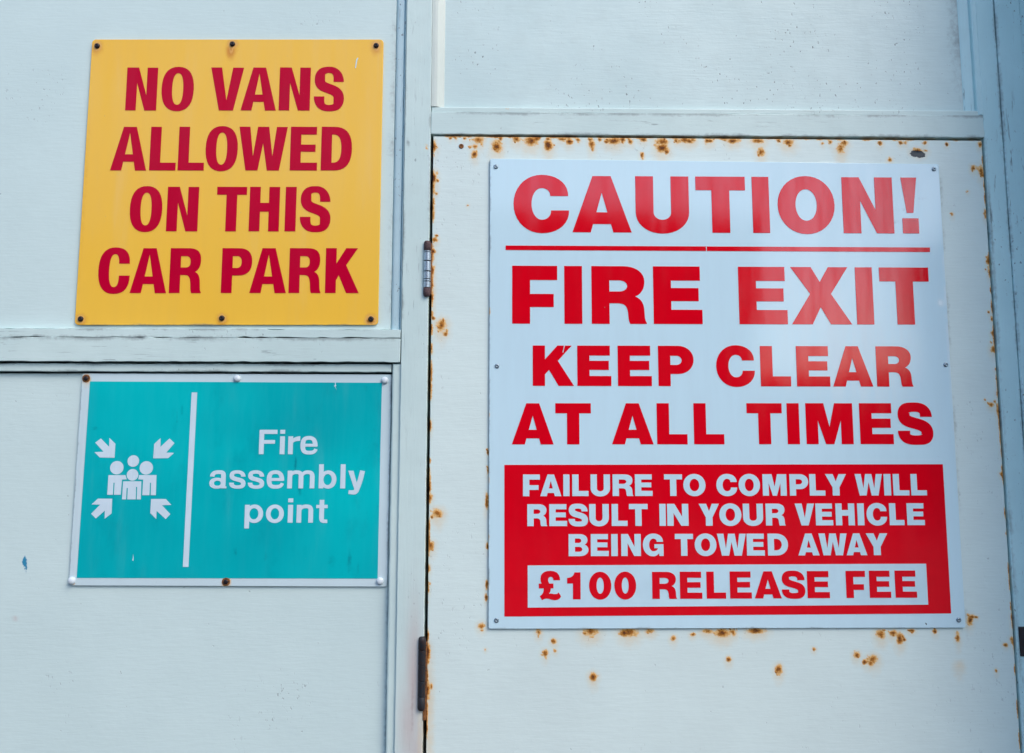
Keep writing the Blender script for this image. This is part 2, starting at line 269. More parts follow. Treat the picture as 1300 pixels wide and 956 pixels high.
RUST = [(-88.4, 365.5, 3.5, 4.5), (-88.6, 324.5, 4.0, 7.5), (-87.9, 366.6, 2.5, 6.6), (-66.7, 377.9, 1.7, 1.7), (-59.6, 377.3, 1.4, 1.4), (-48.3, 378.0, 1.7,
    1.7), (-41.2, 376.3, 1.1, 1.1), (-30.4, 376.4, 5.5, 4.2), (-34.6, 366.9, 2.8, 2.8), (-41.1, 366.0, 1.7, 1.7), (-26.1, 370.5, 2.2, 2.2), (-35.1, 356.9, 3.3,
    3.9), (-6.2, 367.1, 5.5, 7.2), (-1.4, 378.3, 2.5, 2.5), (19.9, 377.3, 5.0, 3.9), (38.4, 375.0, 7.8, 5.5), (45.5, 378.3, 3.9, 3.9), (60.6, 369.6, 5.0, 6.6),
    (59.7, 378.1, 2.2, 2.2), (78.2, 378.0, 3.9, 2.2), (88.2, 374.2, 3.9, 3.3), (99.6, 377.2, 2.8, 2.2), (117.2, 371.4, 3.3, 5.5), (115.3, 377.3, 2.8, 2.8),
    (128.1, 377.4, 2.2, 2.2), (145.2, 376.0, 8.3, 3.9), (158.1, 377.6, 3.3, 3.3), (168.0, 374.7, 2.8, 2.8), (182.5, 356.6, 2.2, 3.9), (185.2, 377.8, 3.9, 2.8),
    (209.4, 375.0, 7.2, 4.4), (209.2, 366.2, 6.6, 5.5), (214.8, 361.8, 2.8, 2.8), (228.0, 376.6, 3.3, 2.8), (239.5, 377.6, 5.5, 3.3), (249.5, 378.2, 2.8, 2.8),
    (268.1, 376.9, 3.3, 3.3), (232.6, 376.3, 2.9, 2.9), (244.7, 376.4, 6.4, 2.9), (271.9, 376.6, 4.1, 2.9), (302.1, 376.8, 6.4, 2.9), (335.4, 377.0, 7.3, 2.9),
    (338.5, 362.1, 4.1, 5.3), (362.6, 377.2, 2.3, 2.3), (374.7, 375.4, 6.4, 4.1), (420.1, 374.5, 1.8, 1.8), (430.7, 375.8, 2.3, 2.3), (444.0, 367.4, 4.7, 6.4),
    (448.9, 374.6, 4.1, 2.9), (496.0, 375.0, 2.6, 2.6), (523.4, 375.8, 2.3, 2.3), (529.5, 375.8, 2.3, 2.3), (555.3, 376.0, 2.3, 2.3), (584.1, 373.7, 2.0, 2.0),
    (545.6, 365.0, 6.4, 2.6), (507.7, 352.7, 2.5, 2.5), (628.2, 374.4, 2.5, 3.5), (627.3, 339.0, 3.0, 6.5), (617.0, 342.2, 2.8, 3.3), (-88.3, 326.0, 3.0, 7.8),
    (-84.0, 303.8, 1.6, 1.6), (-89.4, 286.3, 2.1, 4.6), (-83.8, 248.1, 1.8, 1.8), (-85.6, 242.9, 3.2, 2.8), (-87.5, 227.9, 2.8, 2.3), (-87.9, 203.2, 2.3, 5.5),
    (-88.1, 183.2, 1.8, 4.6), (-43.4, 288.2, 1.2, 1.2), (-75.5, 132.5, 5.5, 6.4), (-70.4, 121.6, 2.8, 2.8), (-85.7, 141.2, 1.8, 1.8), (-88.8, 129.6, 1.8, 3.2),
    (-68.6, 125.5, 1.8, 1.8), (-89.3, 98.7, 1.4, 1.4), (-88.3, 74.6, 1.4, 1.4), (-89.3, 58.6, 1.6, 4.6), (-88.6, 6.5, 1.8, 6.0), (-88.8, -49.4, 1.2, 3.2),
    (-87.7, -82.7, 2.8, 3.7), (-88.3, -71.6, 1.6, 4.6), (-16.0, -27.5, 1.4, 3.2), (-16.1, -49.4, 1.2, 4.1), (-17.0, -83.8, 1.8, 5.5), (-87.5, -83.4, 2.5, 3.0),
    (-78.0, -101.5, 5.5, 5.0), (-86.0, -140.9, 3.8, 5.0), (-89.3, -168.1, 2.5, 5.0), (-89.5, -188.2, 2.3, 5.5), (-90.5, -207.0, 1.3, 7.5), (-23.0, -236.3, 3.3,
    3.3), (-17.8, -263.7, 1.3, 1.3), (54.7, -268.9, 2.5, 3.5), (-17.2, -88.2, 1.8, 7.5), (-16.0, -140.9, 1.3, 4.0), (-16.7, -188.3, 1.5, 5.0), (-17.4, -202.4,
    1.3, 3.5), (-88.0, -267.5, 3.0, 10.0), (-88.8, -295.1, 2.0, 7.5), (-87.4, -311.1, 3.0, 10.0), (46.8, -243.7, 2.8, 3.2), (65.3, -254.4, 2.8, 2.8), (54.6,
    -268.4, 2.8, 3.2), (66.6, -265.9, 1.8, 1.8), (112.7, -296.1, 3.7, 4.2), (110.1, -243.8, 7.4, 4.2), (157.6, -243.9, 8.3, 4.2), (150.9, -245.2, 3.7, 3.7),
    (182.1, -242.6, 4.6, 2.3), (210.8, -251.7, 2.8, 2.8), (235.3, -247.0, 2.8, 1.8), (253.2, -243.2, 5.5, 2.3), (271.0, -245.4, 8.3, 4.2), (284.4, -244.6, 3.2,
    3.2), (312.1, -242.9, 8.3, 2.8), (278.1, -276.6, 2.8, 2.8), (338.5, -288.2, 3.7, 4.6), (382.6, -264.5, 1.8, 1.8), (434.9, -271.4, 3.2, 3.2), (444.4, -279.6,
    2.8, 2.8), (454.3, -276.6, 5.1, 4.2), (451.4, -280.9, 3.2, 3.2), (465.6, -247.1, 4.6, 4.6), (480.9, -245.4, 4.2, 2.8), (488.6, -252.3, 3.7, 5.5), (503.5,
    -242.8, 3.7, 1.4), (532.6, -243.8, 2.3, 2.3), (560.4, -251.1, 2.3, 5.5), (576.0, -232.6, 2.8, 3.7), (579.9, -226.6, 2.3, 2.3), (619.1, -260.0, 2.2, 2.2),
    (629.5, -228.0, 1.7, 4.8), (630.0, -237.1, 1.9, 6.3), (627.2, -253.9, 2.2, 2.9), (629.7, -258.4, 2.2, 6.3), (605.3, -290.7, 1.4, 1.9), (576.5, -230.2, 2.2,
    4.3), (584.4, -227.1, 1.9, 1.2), (630.9, -190.0, 1.2, 2.9), (630.6, -125.3, 1.2, 2.9), (630.8, -303.0, 1.4, 1.9), (627.5, 333.2, 2.3, 2.8), (607.5, 310.6,
    1.4, 1.4), (585.4, 280.2, 1.6, 2.3), (628.9, 281.7, 1.6, 5.5), (628.9, 219.3, 2.1, 5.1), (629.5, 203.1, 1.8, 4.6), (624.6, 207.4, 0.9, 0.9), (624.9, 151.8,
    1.4, 1.4), (630.2, 154.2, 1.2, 2.3), (628.6, 143.6, 1.4, 2.8), (628.9, 123.7, 2.1, 3.2), (630.1, 113.2, 1.8, 3.7), (628.9, 122.8, 1.6, 3.2), (628.3, 103.0,
    3.5, 3.7), (625.8, 112.3, 1.2, 1.2), (630.1, 78.2, 1.8, 1.8), (630.4, 57.9, 1.4, 4.6), (629.9, 47.6, 1.6, 4.1), (612.7, 39.5, 1.2, 1.2), (620.2, 33.1, 2.8,
    2.3), (625.1, 37.3, 1.4, 1.4), (629.6, 25.8, 2.3, 6.9), (630.2, 9.9, 1.8, 7.8), (630.9, -6.0, 1.4, 4.6), (630.4, -24.2, 1.6, 6.4), (628.2, -53.0, 2.3, 1.8),
    (631.1, -62.0, 1.4, 2.3)]


# ------------------------------------------------------------------ building helpers
def link(name, me, mat, parent=None, label=None):
    o = bpy.data.objects.new(name, me); COL.objects.link(o)
    if mat: me.materials.append(mat)
    if parent:
        o.parent = parent; o.matrix_parent_inverse = parent.matrix_world.inverted()
    if label: o['label'] = label
    return o
def thing(name, label, cat, loc, group=None):
    o = bpy.data.objects.new(name, None); COL.objects.link(o)
    o.location = loc; o.empty_display_size = .05
    o.matrix_world = Matrix.Translation(loc)
    o['label'] = label; o['category'] = cat
    if group: o['group'] = group
    return o
def wob(n, amp, scale, seed):
    """smooth wandering line of n samples"""
    if amp == 0: return np.zeros(n)
    r = np.random.RandomState(seed); k = max(4, int(n / scale) + 3)
    c = r.normal(0, 1, k); x = np.linspace(0, k - 1.001, n); i = x.astype(int); f = x - i; f = f * f * (3 - 2 * f)
    return amp * (c[i] * (1 - f) + c[np.minimum(i + 1, k - 1)] * f)

def sheet(name, corners, yf, yb, mat, parent, step=8.0, bevel=.8, rc=0.0, jit=0.0, spots=None, zfine=None, label=None, seed=1, dents=0.0):
    """a board, plate or door leaf: front face as a fine grid, rounded edges, real thickness.
    corners (mm): top-left, top-right, bottom-right, bottom-left. spots: {attribute: [(x, z, rx, rz, k)]}"""
    TL, TR, BR, BL = [np.array(c, float) for c in corners]
    Wd = np.linalg.norm(TR - TL); Hd = np.linalg.norm(TL - BL)
    nu = max(2, int(Wd / step) + 1); u = np.linspace(0, 1, nu)
    if zfine:                                        # fine rows only down to zfine
        fr = (TL[1] - zfine) / (TL[1] - BL[1]); v = np.r_[np.linspace(0, fr, int(Hd * fr / step) + 1), np.linspace(fr, 1, 16)[1:]]
    else: v = np.linspace(0, 1, max(2, int(Hd / step) + 1))
    nv = len(v); U, Vv = np.meshgrid(u, v)
    def P(inset):
        X = np.empty((nv, nu, 2))
        iu, iv = inset / Wd, inset / Hd
        a = iu + U * (1 - 2 * iu); b = iv + Vv * (1 - 2 * iv)
        X[:] = (TL[None, None] * ((1 - a) * (1 - b))[..., None] + TR[None, None] * (a * (1 - b))[..., None] + BR[None, None] * (a * b)[..., None] + BL[None, None] * ((1 - a) * b)[..., None])
        if jit:
            wt, wb_ = wob(nu, jit, 2.2, seed), wob(nu, jit, 2.2, seed + 1); wl, wr = wob(nv, jit, 2.2, seed + 2), wob(nv, jit, 2.2, seed + 3)
            X[..., 1] += wt[None] * (1 - b) ** 8 + wb_[None] * b ** 8; X[..., 0] += wl[:, None] * (1 - a) ** 8 + wr[:, None] * a ** 8
        if rc:
            r = rc - inset
            for (c, sx, sz) in ((TL, 1, -1), (TR, -1, -1), (BR, -1, 1), (BL, 1, 1)):
                cc = c + np.array([sx, sz]) * rc
                dx = (cc[0] - X[..., 0]) * sx; dz = (cc[1] - X[..., 1]) * sz
                m = (dx > 0) & (dz > 0); d = np.hypot(dx, dz); mx = np.maximum(dx, dz)
                k = np.where(m & (d > 0), mx / np.maximum(d, 1e-9), 1.0)
                X[..., 0] = np.where(m, cc[0] - sx * dx * k, X[..., 0]); X[..., 1] = np.where(m, cc[1] - sz * dz * k, X[..., 1])
        return X
    b = bevel
    front = P(b); outer = P(0)
    per = [(0, i) for i in range(nu)] + [(j, nu - 1) for j in range(1, nv)] + [(nv - 1, i) for i in range(nu - 2, -1, -1)] + [(j, 0) for j in range(nv - 2, 0, -1)]
    midr = P(b * .3)
    yy = np.full((nv, nu), yf)
    if dents: yy = yy + (np.outer(wob(nv, dents, 30, seed + 5), np.ones(nu)) + np.outer(np.ones(nv), wob(nu, dents, 30, seed + 6))) / 1000
    verts = [np.stack([front[..., 0].ravel(), yy.ravel() * 1000, front[..., 1].ravel()], 1)]
    pj = np.array([p[0] for p in per]); pi = np.array([p[1] for p in per])
    yp = yy[pj, pi] * 1000
    for ringp, dy in ((midr, b * .3), (outer, b)):
        q = ringp[pj, pi]; verts.append(np.stack([q[:, 0], yp + dy, q[:, 1]], 1))
    q = outer[pj, pi]; verts.append(np.stack([q[:, 0], np.full(len(per), yb * 1000), q[:, 1]], 1))
    V = np.concatenate(verts); n0 = nv * nu; n = len(per)
    idx = np.arange(n0).reshape(nv, nu)
    F = np.stack([idx[:-1, :-1], idx[1:, :-1], idx[1:, 1:], idx[:-1, 1:]], -1).reshape(-1, 4)
    pidx = idx[pj, pi]; rings = [pidx] + [n0 + k * n + np.arange(n) for k in range(3)]
    S = [np.stack([np.roll(A, -1), np.roll(B, -1), B, A], 1)[:, ::-1] for A, B in zip(rings[:-1], rings[1:])]
    F = np.concatenate([F] + S)
    W3 = V / 1000; W3[:, 2] += EYE
    me = bpy.data.meshes.new(name)
    me.from_pydata(W3.tolist(), [], F.tolist()); me.update()
    for key in ('rust', 'stain', 'chip', 'pink', 'grime', 'bloom', 'blue'):
        L = (spots or {}).get(key)
        if not L: continue
        val = np.zeros(len(V))
        for sp in L:
            x, z, rx, rz = sp[:4]; k = sp[4] if len(sp) > 4 else 1.0
            dx = (V[:, 0] - x) / rx; dz = (V[:, 2] - z) / rz
            if key == 'rust': val = np.maximum(val, k * np.clip(1 - np.hypot(dx, dz) / 1.75, 0, 1))
            elif key == 'stain':                     # seeps outward and runs down
                dz2 = np.where(dz < 0, dz / 1.9, dz)
                val = np.maximum(val, k * np.exp(-.5 * (dx ** 2 + dz2 ** 2)))
            elif key in ('pink', 'bloom', 'grime'): val = np.maximum(val, k * np.exp(-.5 * (dx ** 2 + dz ** 2) ** (2 if key == 'bloom' else 1)))
            else: val = np.maximum(val, k * np.clip(1 - np.hypot(dx, dz) / 2.0, 0, 1))
        at = me.attributes.new(key, 'FLOAT', 'POINT'); at.data.foreach_set('value', val.astype(np.float32))
    o = link(name, me, mat, parent, label)
    for p in me.polygons: p.use_smooth = False
    return o

def lathe(name, prof, x, z, yb, mat, parent, n=20, label=None, slot=None, me=None):
    """turned part standing out of the wall: prof = [(radius, height)] in mm; yb = base plane (m)"""
    if me is None:
        V, F = [], []
        for r, h in prof:
            for i in range(n):
                a = 2 * math.pi * i / n; V.append((r * math.cos(a) / 1000, -h / 1000, r * math.sin(a) / 1000))
        for k in range(len(prof) - 1):
            for i in range(n):
                j = (i + 1) % n; F.append((k * n + i, k * n + j, (k + 1) * n + j, (k + 1) * n + i))
        F.append(tuple((len(prof) - 1) * n + i for i in range(n)))
        me = bpy.data.meshes.new(name); me.from_pydata(V, [], F); me.update()
        for p in me.polygons: p.use_smooth = True
        me.materials.append(mat)
    o = bpy.data.objects.new(name, me); COL.objects.link(o)
    o.location = (x / 1000, yb, EYE + z / 1000)
    bpy.context.view_layer.update()
    if parent:
        o.parent = parent; o.matrix_parent_inverse = parent.matrix_world.inverted()
    if label: o['label'] = label
    return o
def prism(name, pts, x0, x1, axis, mat, parent, label=None):
    """profile extruded along z ('z': pts = (x, y) mm) or x ('x': pts = (y, z) mm)"""
    V = []
    for e in (x0, x1):
        for a, b in pts:
            V.append((a / 1000, b / 1000, EYE + e / 1000) if axis == 'z' else (e / 1000, a / 1000, EYE + b / 1000))
    n = len(pts)
    F = [(i, (i + 1) % n, n + (i + 1) % n, n + i) for i in range(n)] + [tuple(range(n))[::-1], tuple(range(n, 2 * n))]
    me = bpy.data.meshes.new(name); me.from_pydata(V, [], F)
    bm = bmesh.new(); bm.from_mesh(me); bmesh.ops.recalc_face_normals(bm, faces=bm.faces); bm.to_mesh(me); bm.free(); me.update()
    return link(name, me, mat, parent, label)
def box(name, x0, x1, y0, y1, z0, z1, mat, parent=None, bevel=0.0, label=None):
    """metres"""
    bm = bmesh.new(); bmesh.ops.create_cube(bm, size=1)
    for v in bm.verts: v.co = ((x0 + x1) / 2 + v.co.x * (x1 - x0), (y0 + y1) / 2 + v.co.y * (y1 - y0), (z0 + z1) / 2 + v.co.z * (z1 - z0))
    if bevel: bmesh.ops.bevel(bm, geom=bm.edges[:], offset=bevel, segments=2, affect='EDGES', profile=.6)
    me = bpy.data.meshes.new(name); bm.to_mesh(me); bm.free()
    return link(name, me, mat, parent, label)

# ------------------------------------------------------------------ lettering, drawn as outlines
def bez(p0, p1, p2, p3, n=9):
    t = np.linspace(0, 1, n + 1)[1:, None]
    p0, p1, p2, p3 = map(np.array, (p0, p1, p2, p3))
    return [tuple(q) for q in (1 - t) ** 3 * p0 + 3 * (1 - t) ** 2 * t * p1 + 3 * (1 - t) * t * t * p2 + t ** 3 * p3]
def quarter(p, q, first, k1=.58, k2=.58):
    """quarter turn from p to q; first = 'h' or 'v': direction in which it leaves p"""
    (x0, y0), (x1, y1) = p, q
    if first == 'h': return bez(p, (x0 + (x1 - x0) * k1, y0), (x1, y1 + (y0 - y1) * k2), q)
    return bez(p, (x0, y0 + (y1 - y0) * k2), (x1 + (x0 - x1) * k1, y1), q)
def ring(x0, x1, y0, y1, k1, k2):
    cx, cy = (x0 + x1) / 2, (y0 + y1) / 2
    P = [(x1, cy)]
    P += quarter((x1, cy), (cx, y1), 'v', k1, k2); P += quarter((cx, y1), (x0, cy), 'h', k1, k2)
    P += quarter((x0, cy), (cx, y0), 'v', k1, k2); P += quarter((cx, y0), (x1, cy), 'h', k1, k2)
    return P[:-1]
def ribbon(segs, widths):
    """variable-width stroke along bezier segments; widths at the joints"""
    pts, ws = [segs[0][0]], [widths[0]]
    for i, sgm in enumerate(segs):
        n = 14; q = bez(*sgm, n=n); pts += q
        for j in range(1, n + 1):
            f = j / n; f = f * f * (3 - 2 * f); ws.append(widths[i] * (1 - f) + widths[i + 1] * f)
    P = np.array(pts, float); T = np.gradient(P, axis=0)
    s0, s1 = segs[0], segs[-1]
    T[0] = np.array(s0[1], float) - np.array(s0[0]); T[-1] = np.array(s1[3], float) - np.array(s1[2])
    T /= np.maximum(np.linalg.norm(T, axis=1, keepdims=True), 1e-9)
    N = np.stack([-T[:, 1], T[:, 0]], 1); hw = np.array(ws)[:, None] / 2
    return [tuple(a) for a in P + N * hw] + [tuple(a) for a in (P - N * hw)[::-1]]
def rect(x0, x1, y0, y1): return [(x0, y0), (x1, y0), (x1, y1), (x0, y1)]

POUND = [(305, 570), (275, 515), (302, 495), (320, 470), (328, 440), (328, 410), (262, 410), (262, 345), (300, 345), (287, 310), (285, 275), (292, 235), (312, 205),
         (342, 186), (380, 175), (425, 172), (470, 178), (510, 196), (537, 228), (550, 265), (553, 300), (462, 300), (456, 272), (442, 258), (425, 254), (405, 260),
         (393, 275), (389, 300), (394, 322), (405, 345), (462, 345), (462, 410), (425, 410), (423, 440), (415, 462), (400, 482), (430, 480), (470, 488), (500, 487),
         (518, 480), (530, 465), (550, 490), (565, 520), (545, 550), (515, 566), (480, 572), (440, 565), (400, 552), (365, 548), (335, 555)]

def glyph(ch, W, H, s, t, wide):
    """returns a list of shapes, each [outer, hole, ...]; s = stem, t = bar thickness"""
    o = .018 * H
    k1, k2 = (.57, .57) if wide else (.62, .70)
    if ch == 'I': return [[rect(0, W, 0, H)]]
    if ch == 'L': return [[[(0, 0), (W, 0), (W, t), (s, t), (s, H), (0, H)]]]
    if ch == 'T': return [[[((W - s) / 2, 0), ((W + s) / 2, 0), ((W + s) / 2, H - t), (W, H - t), (W, H), (0, H), (0, H - t), ((W - s) / 2, H - t)]]]
    if ch == 'H':
        b = .46 * H
        return [[[(0, 0), (s, 0), (s, b - .02 * H), (W - s, b - .02 * H), (W - s, 0), (W, 0), (W, H), (W - s, H), (W - s, b + t), (s, b + t), (s, H), (0, H)]]]
    if ch in 'EF':
        m0 = .5 * H - t * .46 + .01 * H; m1 = m0 + t * .92
        if ch == 'E': return [[[(0, 0), (W, 0), (W, t), (s, t), (s, m0), (.93 * W, m0), (.93 * W, m1), (s, m1), (s, H - t), (.965 * W, H - t), (.965 * W, H), (0, H)]]]
        m0 -= .11 * H if wide else .06 * H; m1 -= .11 * H if wide else .06 * H
        return [[[(0, 0), (s, 0), (s, m0), (.92 * W, m0), (.92 * W, m1), (s, m1), (s, H - t), (W, H - t), (W, H), (0, H)]]]
    if ch == 'N':
        d, k = (.38 * W, .36 * H) if not wide else (.345 * W, .42 * H)
        return [[[(0, 0), (s, 0), (s, H - k), (W - d, 0), (W, 0), (W, H), (W - s, H), (W - s, k), (d, H), (0, H)]]]
    if ch == 'A':
        f, a = .31 * W, (.345 if wide else .32) * W
        ya, y1, y2 = ((.70 * H, .147 * H, .355 * H) if wide else (.86 * H, .20 * H, .37 * H))
        il = lambda y: f + (W / 2 - f) * min(1, y / ya)
        return [[[(0, 0), (f, 0), (il(y1), y1), (W - il(y1), y1), (W - f, 0), (W, 0), (W - a, H), (a, H)],
                 [(il(y2), y2), (W - il(y2), y2), (W / 2, ya)]]]
    if ch == 'V':
        f, b, ya = (.36 * W, .32 * W, .34 * H) if wide else (.33 * W, .285 * W, .235 * H)
        return [[[(b, 0), (W - b, 0), (W, H), (W - f, H), (W / 2, ya), (f, H), (0, H)]]]
    if ch == 'W':
        q = [(0, 1), (.225, 1), (.30, .33), (.385, 1), (.615, 1), (.70, .33), (.775, 1), (1, 1), (.845, 0), (.595, 0), (.5, .62), (.405, 0), (.155, 0)]
        return [[[(x * W, y * H) for x, y in q]]]
    if ch == 'M':
        q = [(0, 0), (0, 1), (.385, 1), (.5, .42), (.615, 1), (1, 1), (1, 0), (.745, 0), (.745, .58), (.588, 0), (.412, 0), (.255, .58), (.255, 0)]
        return [[[(x * W, y * H) for x, y in q]]]
    if ch == 'X':
        q = [(.007, 0), (.35, 0), (.492, .30), (.65, 0), (1, 0), (.67, .53), (.96, 1), (.635, 1), (.492, .74), (.35, 1), (.01, 1), (.325, .53)]
        return [[[(x * W, y * H) for x, y in q]]]
    if ch == 'Y':
        q = [(0, 1), (.365, 1), (.5, .66), (.645, 1), (1, 1), (.665, .38), (.665, 0), (.335, 0), (.335, .38)]
        return [[[(x * W, y * H) for x, y in q]]]
    if ch == 'K':
        return [[[(0, 0), (0, H), (s, H), (s, .656 * H), (.60 * W, H), (.95 * W, H), (.61 * W, .62 * H), (W, 0), (.625 * W, 0), (.395 * W, .395 * H), (s, .285 * H), (s, 0)]]]
    if ch == '!':
        return [[[(.30 * W, .365 * H), (.70 * W, .365 * H), (.97 * W, H), (.03 * W, H)]], [rect(.02 * W, .98 * W, 0, .27 * H)]]
    if ch in 'O0':
        tt = t * (.97 if wide else .84)
        return [[ring(0, W, -o, H + o, k1, k2), ring(s, W - s, tt - o, H - tt + o, k1, k2)]]
    if ch == 'D':
        c = .42 * W
        a = [(0, 0), (c, 0)] + quarter((c, 0), (W, H / 2), 'h', k1 + .04, k2) + quarter((W, H / 2), (c, H), 'v', k1 + .04, k2) + [(0, H)]
        b = [(s, t), (c * .95, t)] + quarter((c * .95, t), (W - s, H / 2), 'h', k1 + .06, k2) + quarter((W - s, H / 2), (c * .95, H - t), 'v', k1 + .06, k2) + [(s, H - t)]
        return [[a, b]]
    if ch == 'U':
        y = .36 * H; c = W / 2
        a = [(0, H), (0, y)] + quarter((0, y), (c, -o), 'v', k1, k2) + quarter((c, -o), (W, y), 'h', k1, k2) + [(W, H), (W - s, H), (W - s, y)]
        a += quarter((W - s, y), (c, t - o), 'v', k1, k2) + quarter((c, t - o), (s, y), 'h', k1, k2) + [(s, H)]
        return [[a]]
    if ch in 'CG':
        yu, yl = (.64 * H, .385 * H) if wide else (.655 * H, .39 * H); c = .51 * W; tt = t * (.97 if wide else .84)
        a = [(.985 * W, yu)] + quarter((.985 * W, yu), (c, H + o), 'v', k1, k2 + .05) + quarter((c, H + o), (0, H / 2), 'h', k1, k2)
        a += quarter((0, H / 2), (c, -o), 'v', k1, k2)
        if ch == 'C':
            a += quarter((c, -o), (W, yl), 'h', k1, k2 + .05) + [(W - s, yl)] + quarter((W - s, yl), (c, tt - o), 'v', k1, k2 + .05)
        else:
            a += bez((c, -o), (.63 * W, -o), (.73 * W, .05 * H), (.78 * W, .13 * H)) + [(.80 * W, 0), (W, 0), (W, .535 * H), (.56 * W, .535 * H), (.56 * W, .35 * H), (.73 * W, .35 * H)]
            a += bez((.73 * W, .35 * H), (.71 * W, .26 * H), (.63 * W, tt - o), (c, tt - o))
        a += quarter((c, tt - o), (s, H / 2), 'h', k1, k2) + quarter((s, H / 2), (c, H - tt + o), 'v', k1, k2) + quarter((c, H - tt + o), (.985 * W - s, yu), 'h', k1, k2 + .05)
        return [[a]]
    if ch == 'P':
        y0, i0 = (.30 * H, .525 * H) if wide else (.39 * H, .56 * H); c = .56 * W; ym = (y0 + H) / 2; im = (i0 + H - t) / 2; xi = W - s * .98
        a = [(0, 0), (s, 0), (s, y0), (c, y0)] + quarter((c, y0), (W, ym), 'h', k1, k2) + quarter((W, ym), (c, H), 'v', k1, k2) + [(0, H)]
        ci = max(s + .05 * W, c * .9)
        b = [(s, i0), (ci, i0)] + quarter((ci, i0), (xi, im), 'h', k1, k2) + quarter((xi, im), (ci, H - t), 'v', k1, k2) + [(s, H - t)]
        return [[a, b]]
    if ch == 'R':
        i0 = .56 * H if wide else .57 * H; yb = .355 * H if wide else .40 * H; xr = .965 * W; im = (i0 + H - t) / 2; xi = xr - s * .97
        c = .58 * W; ym = .735 * H
        a = [(0, 0), (s, 0), (s, yb), (.46 * W, yb)]
        a += bez((.46 * W, yb), (.61 * W, yb), (.64 * W, yb * .86), (.66 * W, yb * .55))
        a += bez((.66 * W, yb * .55), (.67 * W, yb * .25), (.665 * W, .06 * H), (.70 * W, 0)) + [(W, 0), (1.0 * W, .02 * H)]
        a += bez((W, .02 * H), (.955 * W, .06 * H), (.965 * W, .17 * H), (.955 * W, .26 * H))
        a += bez((.955 * W, .26 * H), (.94 * W, .39 * H), (.88 * W, .44 * H), (.79 * W, .475 * H))
        a += bez((.79 * W, .475 * H), (.90 * W, .51 * H), (xr, .60 * H), (xr, ym)) + quarter((xr, ym), (c, H), 'v', k1, k2 + .05) + [(0, H)]
        ci = max(s + .05 * W, c * .86)
        b = [(s, i0), (ci, i0)] + quarter((ci, i0), (xi, im), 'h', k1, k2) + quarter((xi, im), (ci, H - t), 'v', k1, k2) + [(s, H - t)]
        return [[a, b]]
    if ch == 'B':
        c = .56 * W
        a = [(0, 0), (c, 0)] + quarter((c, 0), (W, .28 * H), 'h') + bez((W, .28 * H), (W, .41 * H), (.92 * W, .49 * H), (.80 * W, .52 * H))
        a += bez((.80 * W, .52 * H), (.90 * W, .56 * H), (.95 * W, .64 * H), (.95 * W, .74 * H)) + quarter((.95 * W, .74 * H), (c, H), 'v') + [(0, H)]
        b = [(s, .20 * H), (.52 * W, .20 * H)] + quarter((.52 * W, .20 * H), (.69 * W, .31 * H), 'h') + quarter((.69 * W, .31 * H), (.52 * W, .42 * H), 'v') + [(s, .42 * H)]
        d = [(s, .60 * H), (.50 * W, .60 * H)] + quarter((.50 * W, .60 * H), (.64 * W, .70 * H), 'h') + quarter((.64 * W, .70 * H), (.50 * W, .80 * H), 'v') + [(s, .80 * H)]
        return [[a, b, d]]
    if ch in 'Ss':
        lo = ch == 's'
        yu, yl = (.665 * H, .325 * H) if not lo else (.66 * H, .32 * H)
        tt = t * (.93 if wide else .82); h = s / 2
        sp = 1.12 * t if wide else 1.25 * t
        if lo: sp = t * 1.15
        x0, x1 = h * 1.06, W - h
        c = W / 2
        S = [((x1 - .015 * W, yu), (x1 - .015 * W, yu + .13 * H), (c + .24 * W, H - tt / 2 + o), (c, H - tt / 2 + o)),
             ((c, H - tt / 2 + o), (c - .27 * W, H - tt / 2 + o), (x0, .86 * H), (x0, .71 * H)),
             ((x0, .71 * H), (x0, .575 * H), (c - .16 * W, .545 * H), (c, .505 * H)),
             ((c, .505 * H), (c + .18 * W, .46 * H), (x1, .42 * H), (x1, .28 * H)),
             ((x1, .28 * H), (x1, .13 * H), (c + .27 * W, tt / 2 - o), (c, tt / 2 - o)),
             ((c, tt / 2 - o), (c - .26 * W, tt / 2 - o), (h, yl - .15 * H), (h, yl))]
        return [[ribbon(S, [s * .97, tt, s * .98, sp, s * .98, tt, s * .99])]]
    if ch == '1':
        a = [(.43 * W, 0), (W, 0), (W, H), (.55 * W, H)] + bez((.55 * W, H), (.50 * W, .88 * H), (.35 * W, .80 * H), (0, .795 * H)) + [(0, .585 * H), (.43 * W, .585 * H)]
        return [[a]]
    if ch == '£': return [[[((x - 260) / 305 * W, (560 - y) / 365 * H) for x, y in POUND]]]
    raise KeyError(ch)

